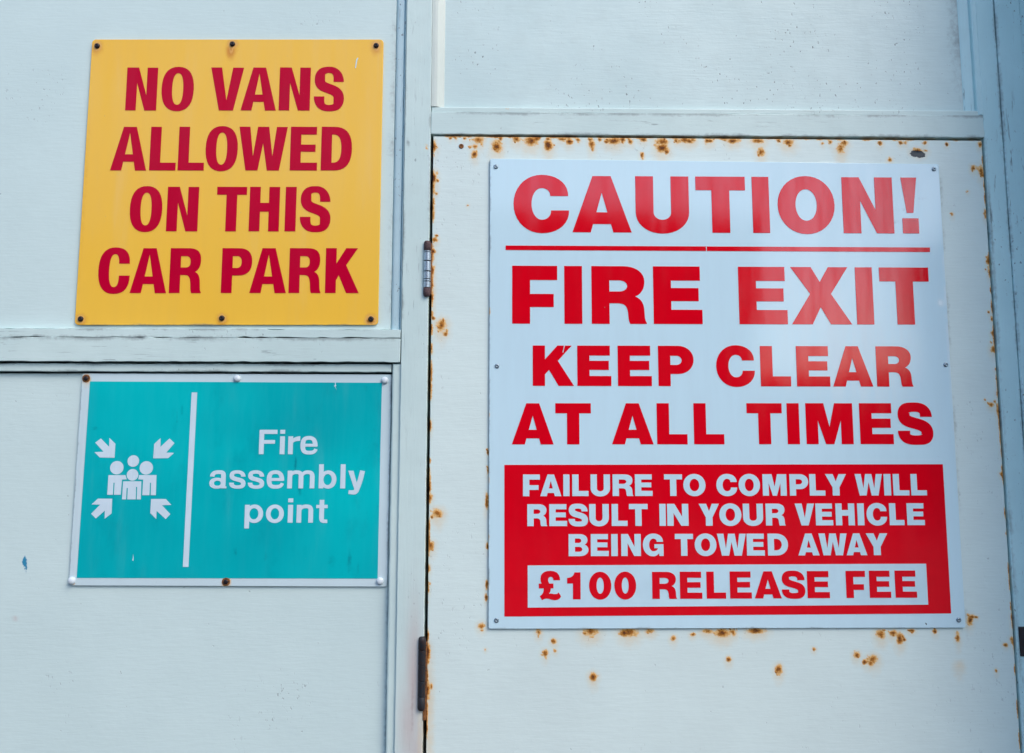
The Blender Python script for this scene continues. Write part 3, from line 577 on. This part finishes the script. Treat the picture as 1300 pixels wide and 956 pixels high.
def lower(ch, W, H, s, t):
    """lower-case and F of the assembly-point sign; H = ascender height"""
    x = .735 * H; o = .012 * H; D = -.235 * H; h = s / 2; g2 = t / 2
    if ch == 'F': return [[[(0, 0), (s, 0), (s, .43 * H), (.88 * W, .43 * H), (.88 * W, .58 * H), (s, .58 * H), (s, .83 * H), (W, .83 * H), (W, H), (0, H)]]]
    if ch == 'l': return [[rect(0, W, 0, H)]]
    if ch == 'i': return [[rect(0, W, 0, x)], [rect(0, W, H - .165 * H, H)]]
    arch = lambda a, b: ribbon([((a, .38 * x), (a, .78 * x), (a + .22 * (b - a), x - g2 + o), (a + .55 * (b - a), x - g2 + o)),
                                ((a + .55 * (b - a), x - g2 + o), (b - .08 * (b - a), x - g2 + o), (b, .84 * x), (b, .62 * x)),
                                ((b, .62 * x), (b, .4 * x), (b, .2 * x), (b, 0))], [s * .5, t * 1.02, s, s])
    if ch == 'r': return [[rect(0, s, 0, x)], [ribbon([((h, .42 * x), (h, .75 * x), (.55 * W, x - g2 * 1.25), (W, x - g2 * 1.2))], [s * .5, t * 1.25])]]
    if ch == 'n': return [[rect(0, s, 0, x)], [arch(h, W - h)]]
    if ch == 'm': return [[rect(0, s, 0, x)], [arch(h, W / 2)], [arch(W / 2, W - h)]]
    if ch == 'o': return [[ring(0, W, -o, x + o, .57, .57), ring(s, W - s, t - o, x - t + o, .57, .57)]]
    if ch in 'bp':
        st = rect(0, s, 0, H) if ch == 'b' else rect(0, s, D, x)
        return [[st], [ring(s * .25, W, -o, x + o, .57, .57), ring(s * 1.0, W - s, t - o, x - t + o, .57, .57)]]
    if ch == 'e':
        S = [((W - h, .44 * x), (W - h, .80 * x), (.72 * W, x - g2 + o), (.5 * W, x - g2 + o)), ((.5 * W, x - g2 + o), (.22 * W, x - g2 + o), (h, .80 * x), (h, .5 * x)),
             ((h, .5 * x), (h, .2 * x), (.22 * W, g2 - o), (.51 * W, g2 - o)), ((.51 * W, g2 - o), (.72 * W, g2 - o), (.85 * W, .12 * x), (.90 * W, .29 * x))]
        return [[ribbon(S, [s, t, s, t, t * .95])], [rect(h, W - h * .25, .42 * x, .42 * x + t * .8)]]
    if ch == 'a':
        b = W - .06 * W
        S = [((h * 1.15, .66 * x), (h * 1.2, .84 * x), (.28 * W, x - g2 + o), (.48 * W, x - g2 + o)), ((.48 * W, x - g2 + o), (.72 * W, x - g2 + o), (b - h, .90 * x), (b - h, .70 * x)),
             ((b - h, .70 * x), (b - h, .45 * x), (b - h, .25 * x), (b - h, 0))]
        bowl = [ring(0, b - h * .5, -o, .60 * x, .62, .60), ring(s * .98, b - s, t * .80 - o, .60 * x - t * .82, .60, .60)]
        return [[ribbon(S, [s * .95, t, s, s])], [bowl[0], bowl[1]], [rect(b - s * .6, W, 0, t * .55)]]
    if ch == 'y':
        a = [(0, x), (s * 1.12, x), (.545 * W, .24 * x), (.44 * W, 0), (.38 * W, -.01 * H)]
        b = ribbon([((W - s * .56, x), (.75 * W, .5 * x), (.60 * W, .10 * x), (.52 * W, -.06 * H)), ((.52 * W, -.06 * H), (.44 * W, D * .85), (.33 * W, D + t * .5), (.05 * W, D + t * .55))], [s * 1.06, s * 1.05, t * 1.05])
        return [[a], [b]]
    if ch == 't':
        k = .28 * W
        S = [((k + h, .94 * H), (k + h, .7 * H), (k + h, .5 * H), (k + h, .22 * H)), ((k + h, .22 * H), (k + h, .06 * H), (k + h * 1.6, t * .45 - o), (W, t * .47 - o))]
        return [[ribbon(S, [s, s, t * .92])], [rect(0, W, x - t * .92, x)]]
    if ch == 's': return glyph('s', W, x, s * .98, t * .98, True)
    raise KeyError(ch)

def shapes_mesh(name, layers, y, mat, parent, label=None, step=.00005):
    """layers: list of lists of shapes already in wall mm; overlapping strokes lie a hair apart"""
    V, F = [], []
    for li, shp in layers:
        for sh in shp:
            loops = []
            for lp in sh:
                q = []
                for a in lp:
                    if not q or (abs(a[0] - q[-1][0]) + abs(a[1] - q[-1][1])) > 1e-4: q.append(a)
                if abs(q[0][0] - q[-1][0]) + abs(q[0][1] - q[-1][1]) < 1e-4: q.pop()
                loops.append([Vector((a[0], a[1], 0)) for a in q])
            base = len(V)
            for lp in loops:
                V += [(a.x / 1000, y - li * step, EYE + a.y / 1000) for a in lp]
            for tri in tessellate_polygon(loops):
                P = [V[base + i] for i in tri]
                ar = (P[1][0] - P[0][0]) * (P[2][2] - P[0][2]) - (P[2][0] - P[0][0]) * (P[1][2] - P[0][2])
                F.append(tuple(base + i for i in (tri if ar > 0 else tri[::-1])))
    me = bpy.data.meshes.new(name); me.from_pydata(V, [], F); me.update()
    return link(name, me, mat, parent, label)

def text_line(L, s, t, wide, y, mat, parent, label):
    xa, xb, b0, t0, b1, t1, letters = L
    layers = []; o = None; words = label.split(' reading ')[1].split(); intro = label.split(' reading ')[0] + ' reading '; k = 0; last = None
    for ch, x0, x1 in letters:
        if last is not None and x0 - last > .34 * (t0 - b0):          # a gap: the next word is a part of its own
            shapes_mesh('lettering', layers, y, mat, parent, intro + words[k]); layers = []; k += 1
        last = x1
        f = ((x0 + x1) / 2 - xa) / (xb - xa); zb = b0 + (b1 - b0) * f; H = t0 + (t1 - t0) * f - zb; W = x1 - x0
        ss = s * H
        if ch == '1': ss = .55 * W
        for i, sh in enumerate(glyph(ch, W, H, ss, t * H, wide)):
            layers.append((i, [[[(x0 + a[0], zb + a[1]) for a in lp] for lp in sh]]))
    return shapes_mesh('lettering', layers, y, mat, parent, intro + ' '.join(words[k:]))
def lower_line(L, s, t, y, mat, parent, label):
    zb, zt, letters = L; H = zt - zb; layers = []
    for ch, x0, x1 in letters:
        for i, sh in enumerate(lower(ch, x1 - x0, H, s * H, t * H)):
            layers.append((i, [[[(x0 + a[0], zb + a[1]) for a in lp] for lp in sh]]))
    return shapes_mesh('lettering', layers, y, mat, parent, label)

# ------------------------------------------------------------------ ground
gv = [(-60, -60, 0), (60, -60, 0), (60, 20, 0), (-60, 20, 0)]
me = bpy.data.meshes.new('ground'); me.from_pydata(gv, [], [(0, 1, 2, 3)])
o = link('ground', me, M['asphalt']); o['kind'] = 'structure'

# ------------------------------------------------------------------ panelled timber wall
TOP, BOT = 1000, -1590
wall = thing('panelled_wall', 'pale blue painted timber wall of panels and mouldings around the exit door', 'wall', (0, 0, 0))
q = lambda x0, x1, z0, z1: [(x0, z1), (x1, z1), (x1, z0), (x0, z0)]
box('backing', -1.60, 1.0, .055, .10, 0, EYE + TOP / 1000, M['dark'], wall)
JG = [(x, 127, 14, 1.6, .55) for x in range(-640, -130, 25)]
# upper left panel and the raked moulding on its right
sheet('panel', q(-1500, -141, 127.5, TOP), .009, .05, M['panel'], wall, step=14, bevel=.5, jit=.0,
      spots={'grime': [(-140, z, 3, 30, random.uniform(.2, .7)) for z in range(130, 620, 18)]}, label='plain pale blue upper panel behind the yellow sign')
mo = [(-141.6, 20), (-141.6, 9.2), (-141.2, 11.5), (-140.2, 11.5), (-139.3, 8.2), (-137.2, 6.6), (-134, 5.6), (-131, 5.0), (-129.6, 5.6), (-128.9, 8), (-128.1, 8), (-127.3, 1.0), (-126.5, .2), (-126.5, 20)]
prism('moulding', mo, 126, TOP, 'z', M['mould'], wall, 'shaded blue moulding beside the yellow sign')
# left rail: a thin upper strip with a ragged crack above the main board
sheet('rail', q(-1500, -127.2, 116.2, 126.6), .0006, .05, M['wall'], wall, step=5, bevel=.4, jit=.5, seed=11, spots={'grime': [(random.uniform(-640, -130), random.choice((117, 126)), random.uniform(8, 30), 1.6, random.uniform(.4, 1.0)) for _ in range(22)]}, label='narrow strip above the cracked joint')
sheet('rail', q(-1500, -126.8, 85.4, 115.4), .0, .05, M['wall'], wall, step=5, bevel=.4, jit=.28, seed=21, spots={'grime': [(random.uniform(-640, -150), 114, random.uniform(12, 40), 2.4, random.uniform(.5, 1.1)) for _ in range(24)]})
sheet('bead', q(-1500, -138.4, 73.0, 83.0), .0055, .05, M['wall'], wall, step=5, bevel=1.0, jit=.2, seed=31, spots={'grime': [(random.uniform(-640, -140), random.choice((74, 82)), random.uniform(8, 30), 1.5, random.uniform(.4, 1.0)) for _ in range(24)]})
sheet('panel', q(-700, -137.9, BOT, 70.6), .012, .05, M['panel'], wall, step=3, zfine=-420, bevel=.5, label='plain pale blue lower panel behind the green sign',
      spots={'blue': [(-585.4, -161, 2.6, 6.5, 1.0), (-583.4, -168, 2.2, 7, .8), (-583.0, -176, 1.8, 8, .5)], 'pink': [(-592, -229, 2, 1.6, .9)], 'grime': [(-138, z, 2.5, 30, random.uniform(.2, .7)) for z in range(-400, 70, 22)]})
sheet('panel', q(-1500, -700.6, BOT, 70.6), .012, .05, M['panel'], wall, step=40, bevel=.5)
sheet('bead', q(-136.9, -122.6, BOT, 83.6), .003, .05, M['stile'], wall, step=5, zfine=-420, bevel=2.2, jit=.12, seed=41)
# door frame: hinge stile, head rail, lock post
PK = [(-104, -300, 7, 60, 1.0), (-108, -350, 10, 40, .9), (-100, -272, 3, 22, .8), (-101, -390, 8, 40, .9)]
sheet('stile', q(-126.0, -92.4, BOT, TOP), .0, .05, M['stile'], wall, step=4, zfine=-420, bevel=.9, jit=.10, seed=51,
      spots={'pink': PK, 'rust': [(-97.0, 365, 1.0, 2.0, .9), (-95, -262, 1.6, 12, .7)], 'stain': [(-95, -330, 3, 60, .8)], 'grime': [(-122, 370, 2, 5, .9), (-125, 430, 1.5, 60, .5), (-93, 300, 1.4, 60, .6), (-125, 250, 1.6, 40, .8), (-125, 160, 1.5, 20, .8), (-110, 396, 5, 2, .5), (-93.5, 400, 1.2, 12, .8), (-105, -330, 1.6, 30, .7)]})
sheet('rail', q(-92.2, 633.8, 382.8, 413.2), .0, .05, M['wall'], wall, step=6, bevel=1.0, jit=.22, seed=61,
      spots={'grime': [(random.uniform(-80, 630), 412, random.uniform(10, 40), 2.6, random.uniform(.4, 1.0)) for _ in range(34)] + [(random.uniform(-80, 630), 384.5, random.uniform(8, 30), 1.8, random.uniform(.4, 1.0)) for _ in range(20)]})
sheet('bead', q(-91.9, 633, 412.4, 420.2), .0014, .05, M['wall'], wall, step=6, bevel=1.4, jit=.15, seed=71, spots={'rust': [(4.6, 417.5, 2.0, 1.1, 1), (149, 416, 1.0, .8, .9), (329, 416.5, 2.6, 1.2, 1)]})
sheet('panel', q(-77.0, 613, 420.8, TOP), .007, .05, M['upper_panel'], wall, step=10, bevel=.5, label='speckled pale blue panel above the door',
      spots={'grime': [(612, z, 12, 40, random.uniform(.3, .8)) for z in range(420, 640, 25)]})
mo2 = [(-92.1, 20), (-92.1, .4), (-88, .3), (-84.5, .8), (-81, 3.2), (-78, 5.6), (-75.6, 6.4), (-75.6, 20)]
prism('moulding', mo2, 420.4, TOP, 'z', M['cream'], wall, 'cream tinted moulding left of the panel above the door')
mo3 = [(612.4, 20), (612.4, 6.6), (614.5, 5.8), (619, 4.8), (624.4, 4.2), (625.2, 5.5), (626.4, 5.4), (627.2, 1.6), (629.5, .6), (633.4, .3), (633.4, 20)]
prism('moulding', mo3, 414.2, TOP, 'z', M['blue'], wall, 'shade-blue moulding right of the panel above the door')
GP = [(658, z, 2.6, 26, random.uniform(.3, .9)) for z in range(-400, 620, 20)] + [(634.5, z, 2.2, 26, random.uniform(.3, .9)) for z in range(-400, 380, 24)]
sheet('post', [(634.4, TOP), (658.2, TOP), (656.6, BOT), (628.2, BOT)], .0, .05, M['blue'], wall, step=4, zfine=-420, bevel=1.4, jit=.18, seed=81, spots={'grime': GP}, label='weathered shade-blue door post on the lock side')
sheet('post', [(658.8, TOP), (692.0, TOP), (692.0, BOT), (657.2, BOT)], -.001, .05, M['blue'], wall, step=4, zfine=-420, bevel=1.3, jit=.18, seed=91, spots={'grime': GP})
sheet('post', q(693.2, 780, BOT, TOP), .002, .05, M['blue'], wall, step=8, zfine=-420, bevel=1.2, jit=.15, seed=95)
box('added_shade_pier', .750, 1.05, -.25, .10, 0, EYE + TOP / 1000, M['stile'], wall, .004)  # added out of view to throw shade over the right-hand side

# ------------------------------------------------------------------ exit door
SAT = []
for x, z, rx, rz in RUST:
    for _ in range(3 if max(rx, rz) > 3 else 1):
        a = random.uniform(0, 6.283); d = random.uniform(.8, 1.7)
        SAT.append((x + rx * d * math.cos(a), z + rz * d * math.sin(a), random.uniform(.5, .30 * rx + .7), random.uniform(.5, .3 * rz + .8), random.uniform(.65, .95)))
door = thing('exit_door', 'cream white steel door with rust spots along its edges, behind the caution sign', 'door', (.27, 0.03, 0))
stain = [(x, z, rx * 1.6 + 1.2, rz * 1.4 + 1.2, min(1, .5 + rx * .09)) for x, z, rx, rz in RUST]
CH = [(541, 361, 5.5, 4.2, 1.0), (547.5, 360, 6.0, 4.2, 1.0), (551.5, 358.8, 3.5, 2.6, .9), (-52.5, 367.2, 1.2, 1.2, .0)]
sheet('leaf', [(-89.0, 380.6), (630.8, 379.4), (625.8, BOT + 8), (-87.0, BOT + 8)], .002, .045, M['door'], door, step=1.6, zfine=-400, bevel=.9, jit=.0,
      spots={'rust': [(x, z, rx, rz, random.uniform(.74, 1.02)) for x, z, rx, rz in RUST] + SAT + [(random.uniform(-86, 626), 380.3, random.uniform(2, 9), random.uniform(.8, 1.8), .75) for _ in range(60)]
             + [(-87.6, random.uniform(-390, 370), 1.2, random.uniform(3, 12), .8) for _ in range(34)] + [(629.9 - .0025 * (379 - zz), zz, 1.0, random.uniform(3, 10), .75) for zz in np.random.uniform(-390, 370, 28)],
             'stain': stain + [(560, -285, 8, 8, .7), (-85, -330, 6, 60, .8), (-86, 180, 4, 40, .6)], 'chip': CH,
             'grime': [(572, z, 3, 26, random.uniform(.2, .6)) for z in range(-230, 340, 30)]})
# screw left in the top corner of the leaf
lathe('screw', [(3.2, 0), (3.2, .5), (2.4, .9), (1.5, .6), (1.2, .2)], -52.5, 367.2, .002, M['rust'], door, label='small rust-ringed screw in the door corner')

def barrel(name, x, z0, z1, r, y, mat, parent, n=22, round_end=0):
    V, F = [], []
    prof = [(r * .95, z0), (r, z0 + .25), (r, z1 - .25), (r * .95, z1)]
    if round_end == 1: prof = [(r * .9, z0), (r, z0 + .6), (r, z1 - 4), (r * .93, z1 - 2.0), (r * .72, z1 - .5), (r * .35, z1)]
    if round_end == -1: prof = [(r * .35, z0), (r * .72, z0 + .5), (r * .93, z0 + 2.0), (r, z0 + 4), (r, z1 - .6), (r * .9, z1)]
    for rr, z in prof:
        for i in range(n):
            a = 2 * math.pi * i / n; V.append(((x + rr * math.cos(a)) / 1000, y + rr * math.sin(a) / 1000, EYE + z / 1000))
    for k in range(len(prof) - 1):
        for i in range(n):
            j = (i + 1) % n; F.append((k * n + i, k * n + j, (k + 1) * n + j, (k + 1) * n + i))
    F += [tuple(range(n))[::-1], tuple((len(prof) - 1) * n + i for i in range(n))]
    me = bpy.data.meshes.new(name); me.from_pydata(V, [], F); me.update()
    for p in me.polygons: p.use_smooth = True
    me.set_sharp_from_angle(angle=R(38))
    return link(name, me, mat, parent)
# upper hinge: five knuckles, the end ones rusted brown
hz = [(240.8, 228.0, 1, 'rustbrown'), (227.6, 226.0, 0, 'steel'), (225.4, 215.0, 0, 'steel'), (213.8, 201.6, 0, 'steel'), (200.4, 191.4, 0, 'steel'), (190.8, 188.4, 0, 'steel'), (187.6, 180.2, 0, 'steel'), (179.8, 168.6, -1, 'rustbrown')]
hinge = box('hinge', -.0925, -.0885, -.001, .02, EYE + .172, EYE + .238, M['rust'], door, .0005, 'upper butt hinge with bright steel knuckles and rusty ends')
for z1, z0, e, m in hz: barrel('knuckle', -94.4, z0, z1, 4.7, -.0008, M[m], hinge, round_end=e)
hinge2 = box('hinge', -.0925, -.0885, -.001, .02, EYE - .345, EYE - .255, M['rust'], door, .0005, 'lower butt hinge, blackened with rust')
for z1, z0, e in [(-248, -263.4, 1), (-264, -281.2, 0), (-281.8, -299.4, 0), (-300, -317.2, 0), (-317.8, -334, -1)]: barrel('knuckle', -94.3, z0, z1, 4.6, -.0008, M['blacksteel'], hinge2, round_end=e)
# lock keep at the right-hand edge
keep = box('lock_keep', .6345, .662, -.0022, .01, EYE - .273, EYE - .238, M['blacksteel'], door, .0015, 'dark rusty lock keep at the right edge of the door')
lathe('knob', [(9.5, 0), (9.5, 4), (8.6, 7), (6.5, 9), (3, 10)], 650.0, -256, -.002, M['cap'], keep)
lathe('rivet_ring', [(6.5, 0), (6.5, 1.4), (5.6, 2.2), (4.4, 1.4), (3.8, .4)], 648.0, -284, .0, M['blue'], keep)

# ------------------------------------------------------------------ yellow sign
yf = .006
ys = thing('parking_sign', 'square yellow sign with crimson lettering forbidding vans, screwed to the upper left panel', 'sign', (YELLOW[3][0] / 1000 + .19, yf, EYE + YELLOW[3][1] / 1000))
yr = [(x, z, 5.4, 5.6, .70) for x, z in YSCREW]
sheet('plate', YELLOW, yf - .0, .0078, M['yellow'], ys, step=2.0, bevel=.5, rc=5,
      spots={'stain': [(x, z, 6, 5.5, .95) for x, z in YSCREW] + [(-357.5, 498, 5, 5, 1.2), (-358, 440, 9, 30, .35), (-165.5, 140.6, 6, 5, 1.0), (-537, 330, 4, 100, .35)],
             'rust': yr[:] + [(-357, 499, 2.2, 5.5, .7), (-165.5, 139, 7, 6.6, .75), (-186, 509, .9, .9, .8), (-178, 505, .7, 2.2, .5)],
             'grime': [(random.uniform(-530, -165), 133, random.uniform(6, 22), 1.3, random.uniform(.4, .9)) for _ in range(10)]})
for nm, Lx, lb in (('Y1', Y1, 'NO VANS'), ('Y2', Y2, 'ALLOWED'), ('Y3', Y3, 'ON THIS'), ('Y4', Y4, 'CAR PARK')):
    text_line(Lx, .235, .180, False, yf - .0003, M['crimson'], ys, 'crimson word reading ' + lb)
# scratch of bare white near the top right corner
shapes_mesh('scratch', [(0, [[[(-192.2, 486), (-190.6, 488.6), (-189.4, 488.2), (-190.8, 484.6), (-192.4, 474), (-193.4, 474.6)]]])], yf - .0003, M['wprint'], ys)
scr = None
for x, z in YSCREW:
    o = lathe('screw', [(3.5, 0), (3.5, .9), (3.0, 1.8), (2.0, 2.4), (.9, 2.6), (.7, 1.6)], x, z, yf, M['black_screw'], ys, me=scr); scr = o.data

# ------------------------------------------------------------------ green sign
gf = .009
gs = thing('assembly_sign', 'teal sign with white lettering and gathering-people pictogram on the lower left panel', 'sign', (-.333, gf, EYE + GPLATE[3][1] / 1000))
sheet('plate', GPLATE, gf, .0118, M['gplate'], gs, step=2.0, bevel=.5, rc=2.5,
      spots={'rust': [(GSCREW[0][0], GSCREW[0][1], 4.6, 4.6, .72), (GSCREW[4][0], GSCREW[4][1], 4.8, 4.8, .78), (GSCREW[3][0] + 2, GSCREW[3][1] - 3, 2.4, 2, .5)],
             'stain': [(GSCREW[0][0], GSCREW[0][1], 5, 5, .8), (GSCREW[4][0], GSCREW[4][1] - 2, 5, 6, .9)],
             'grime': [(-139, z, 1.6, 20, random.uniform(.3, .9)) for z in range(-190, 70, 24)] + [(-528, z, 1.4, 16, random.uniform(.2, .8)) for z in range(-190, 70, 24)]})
sheet('teal_field', GREEN, gf - .0003, gf - .0001, M['teal'], gs, step=3, bevel=.05, spots={'grime': [(-256, -41, 1.6, 7, .9), (-250, -69, 2.4, 10, .9), (-327, -148, 1.8, 9, .7), (-290, -155, 2, 7, .5), (-186, -160, 1.8, 14, .8), (-176, -168, 1.6, 10, .7), (-207, -160, 9, 8, .45), (-405, 14, 1.4, 6, .8), (-400, 24, 1.2, 7, .6), (-508, 2, 7, 2, .7), (-170, 55, 16, 8, .35), (-157, 0, 6, 60, .3), (-250, 10, 30, 20, .22), (-430, -150, 30, 20, .25)]}, label='teal printed field of the sign')
gy = gf - .0006
shapes_mesh('divider', [(0, [[[BAR[3], BAR[2], BAR[1], BAR[0]]]])], gy, M['gprint'], gs, 'white upright rule between pictogram and text')
for a in ARROWS: shapes_mesh('arrow', [(0, [[a]])], gy, M['gprint'], gs)
def disc(x, z, r, n=36): return [(x + r * math.cos(2 * math.pi * i / n), z + r * math.sin(2 * math.pi * i / n)) for i in range(n)]
for hx, hz_, r in HEADS: shapes_mesh('head_symbol', [(0, [[disc(hx, hz_, r)]])], gy, M['gprint'], gs)
for a in (FRONT, BODY_L, BODY_R): shapes_mesh('body_symbol', [(0, [[a]])], gy, M['gprint'], gs)
for Lx, lb in ((G1, 'Fire'), (G2, 'assembly'), (G3, 'point')): lower_line(Lx, .198, .152, gy, M['gprint'], gs, 'white word reading ' + lb)
shapes_mesh('scratch', [(0, [[[(-210.0, 60.5), (-208.8, 60.5), (-208.6, 57.2), (-207.6, 55.6), (-208.9, 54.8), (-207.3, 50.2), (-209.2, 54.0), (-210.6, 55.4), (-209.4, 57.0)]]])], gy, M['gprint'], gs)
shapes_mesh('scratch', [(0, [[[(-451.6, -151), (-450.6, -156), (-450.8, -160), (-452.2, -159), (-451.4, -156)]]])], gy, M['gprint'], gs)
cap = rst = None
for i, (x, z) in enumerate(GSCREW):
    if i in (0, 4):
        o = lathe('screw', [(5.0, 0), (4.9, .5), (4.0, .9), (3.3, .4), (3.1, .2), (2.9, 1.0), (1.8, 1.6), (.8, 1.7)], x, z, gf, M['rust'], gs, me=rst, label='screw in a rust-ringed washer'); rst = o.data
        lathe('head', [(2.9, 0), (2.9, .7), (2.2, 1.2), (.8, 1.4)], x, z, gf - .0008, M['black_screw'], o)
    else:
        o = lathe('screw_cap', [(4.5, 0), (4.5, 1.0), (4.1, 2.2), (3.1, 3.2), (1.6, 3.7), (.5, 3.8)], x, z, gf, M['cap'], gs, me=cap); cap = o.data

# ------------------------------------------------------------------ white fire exit sign
wf = -.001
ws = thing('fire_exit_sign', 'large white caution sign with red lettering fixed to the exit door', 'sign', (.277, wf, EYE + WPLATE[3][1] / 1000))
edge = [(569.5, z, 2.2, random.uniform(3, 9), random.uniform(.4, 1)) for z in np.random.uniform(-60, 300, 26)]
sheet('plate', WPLATE, wf, .0007, M['white'], ws, step=2.0, bevel=.45, rc=2.0, jit=.0,
      spots={'bloom': edge + [(563, 163, 5, 4, 1), (455, 90, 60, 60, .55), (400, 160, 50, 60, .35)],
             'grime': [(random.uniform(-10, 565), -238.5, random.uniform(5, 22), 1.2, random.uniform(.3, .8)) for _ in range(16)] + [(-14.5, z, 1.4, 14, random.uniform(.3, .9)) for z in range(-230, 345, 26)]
             + [(520, 285, 10, 3, .5), (505, 268, 12, 3, .55), (545, 300, 14, 3, .35)],  # smears near the exclamation mark imitate dark twigs reflected in the gloss
             'rust': [(-15, z, 1.1, 5, .55) for z in (150, 20, -60, -130, -190)], 'chip': [(518, -232, 1.6, .9, .8), (521, -234.5, .9, 1.6, .8)]})
wy = wf - .0003
WL = ((W1, 'CAUTION!', .312, .245), (W2, 'FIRE EXIT', .305, .247), (W3, 'KEEP CLEAR', .303, .247), (W4, 'AT ALL TIMES', .302, .245))
for Lx, lb, s, t in WL: text_line(Lx, s, t, True, wy, M['red'], ws, 'red word reading ' + lb)
quad = lambda Q: [(0, [[[Q[3], Q[2], Q[1], Q[0]]]])]
shapes_mesh('rule', quad(RULE), wy, M['red'], ws, 'red line under the word CAUTION')
shapes_mesh('red_panel', quad(RBOX), wy, M['redbox'], ws, 'red block behind the white small print')
for Lx, lb in ((W5, 'FAILURE TO COMPLY WILL'), (W6, 'RESULT IN YOUR VEHICLE'), (W7, 'BEING TOWED AWAY')):
    text_line(Lx, .295, .238, True, wy - .0003, M['wprint'], ws, 'white word reading ' + lb)
shapes_mesh('white_strip', quad(WBOX), wy - .0003, M['wprint'], ws, 'white strip behind the release fee')
text_line(W8, .285, .225, True, wy - .0006, M['red'], ws, 'red words reading £100 RELEASE FEE')
shapes_mesh('scratch', [(0, [[[(77.4, 97.5), (78.4, 97.9), (80.4, 106.8), (79.6, 107.2)]]])], wy - .0003, M['wprint'], ws)
shapes_mesh('scratch', [(0, [[[(262.6, 229), (263.4, 229), (263.2, 235.3), (262.4, 235.3)]]])], wy - .0003, M['wprint'], ws)
scr = None
for x, z in WSCREW:
    o = lathe('screw', [(3.0, 0), (3.0, .5), (2.4, 1.1), (1.5, 1.3), (1.0, 1.2), (.8, .5)], x, z, wf, M['dull'], ws, me=scr); scr = o.data

# ------------------------------------------------------------------ across the car park (seen only as reflections in the glossy signs)
def mass(name, label, x0, x1, y0, y1, h, mat, roofm, ridge):
    t = thing(name, label, 'building', ((x0 + x1) / 2, y0, 0))
    box('wall', x0, x1, y1, y0, 0, h, mat, t)
    V = [(x0 - .3, y0 + .3, h), (x1 + .3, y0 + .3, h), (x1 + .3, y1, h), (x0 - .3, y1, h), (x0 + .5, (y0 + y1) / 2, h + ridge), (x1 - .5, (y0 + y1) / 2, h + ridge)]
    me = bpy.data.meshes.new('roof'); me.from_pydata(V, [], [(0, 1, 5, 4), (1, 2, 5), (2, 3, 4, 5), (3, 0, 4), (3, 2, 1, 0)]); link('roof', me, roofm, t)
    n = int((x1 - x0) / 3)
    for i in range(n):
        cx = x0 + (i + .5) * (x1 - x0) / n
        for z in (1.2, 3.8):
            if z + 1.2 < h: box('window', cx - .6, cx + .6, y0 - .05, y0 + .03, z, z + 1.2, M['dark'], t, .01)
    return t
M['brick'] = plain('dark_brick', (.13, .075, .055), .85, 0, .3, 20)
M['slate'] = plain('slate', (.06, .065, .075), .7, 0, .3, 30)
M['orange'] = plain('orange_brick', (.80, .42, .22), .85, 0, .25, 20)
mass('brick_building', 'dark brick building across the car park, reflected left of centre', -22, 5.6, -16, -24, 6.3, M['brick'], M['slate'], .15)
mass('brick_building', 'dark brick building across the car park, reflected at the far right', 9.4, 24, -15, -17, 5.5, M['brick'], M['slate'], .15)
mass('low_building', 'low orange brick building far across the car park, reflected between the dark ones', 2, 20, -27, -33, 3.7, M['orange'], M['orange'], .1)
t = thing('garden_wall', 'long dark brick boundary wall across the car park, below the orange building', 'wall', (7, -19, 0))
box('wall', 1, 14, -19.3, -19, 0, 2.4, M['brick'], t); box('coping', .95, 14.05, -19.4, -18.9, 2.4, 2.48, M['slate'], t, .01)
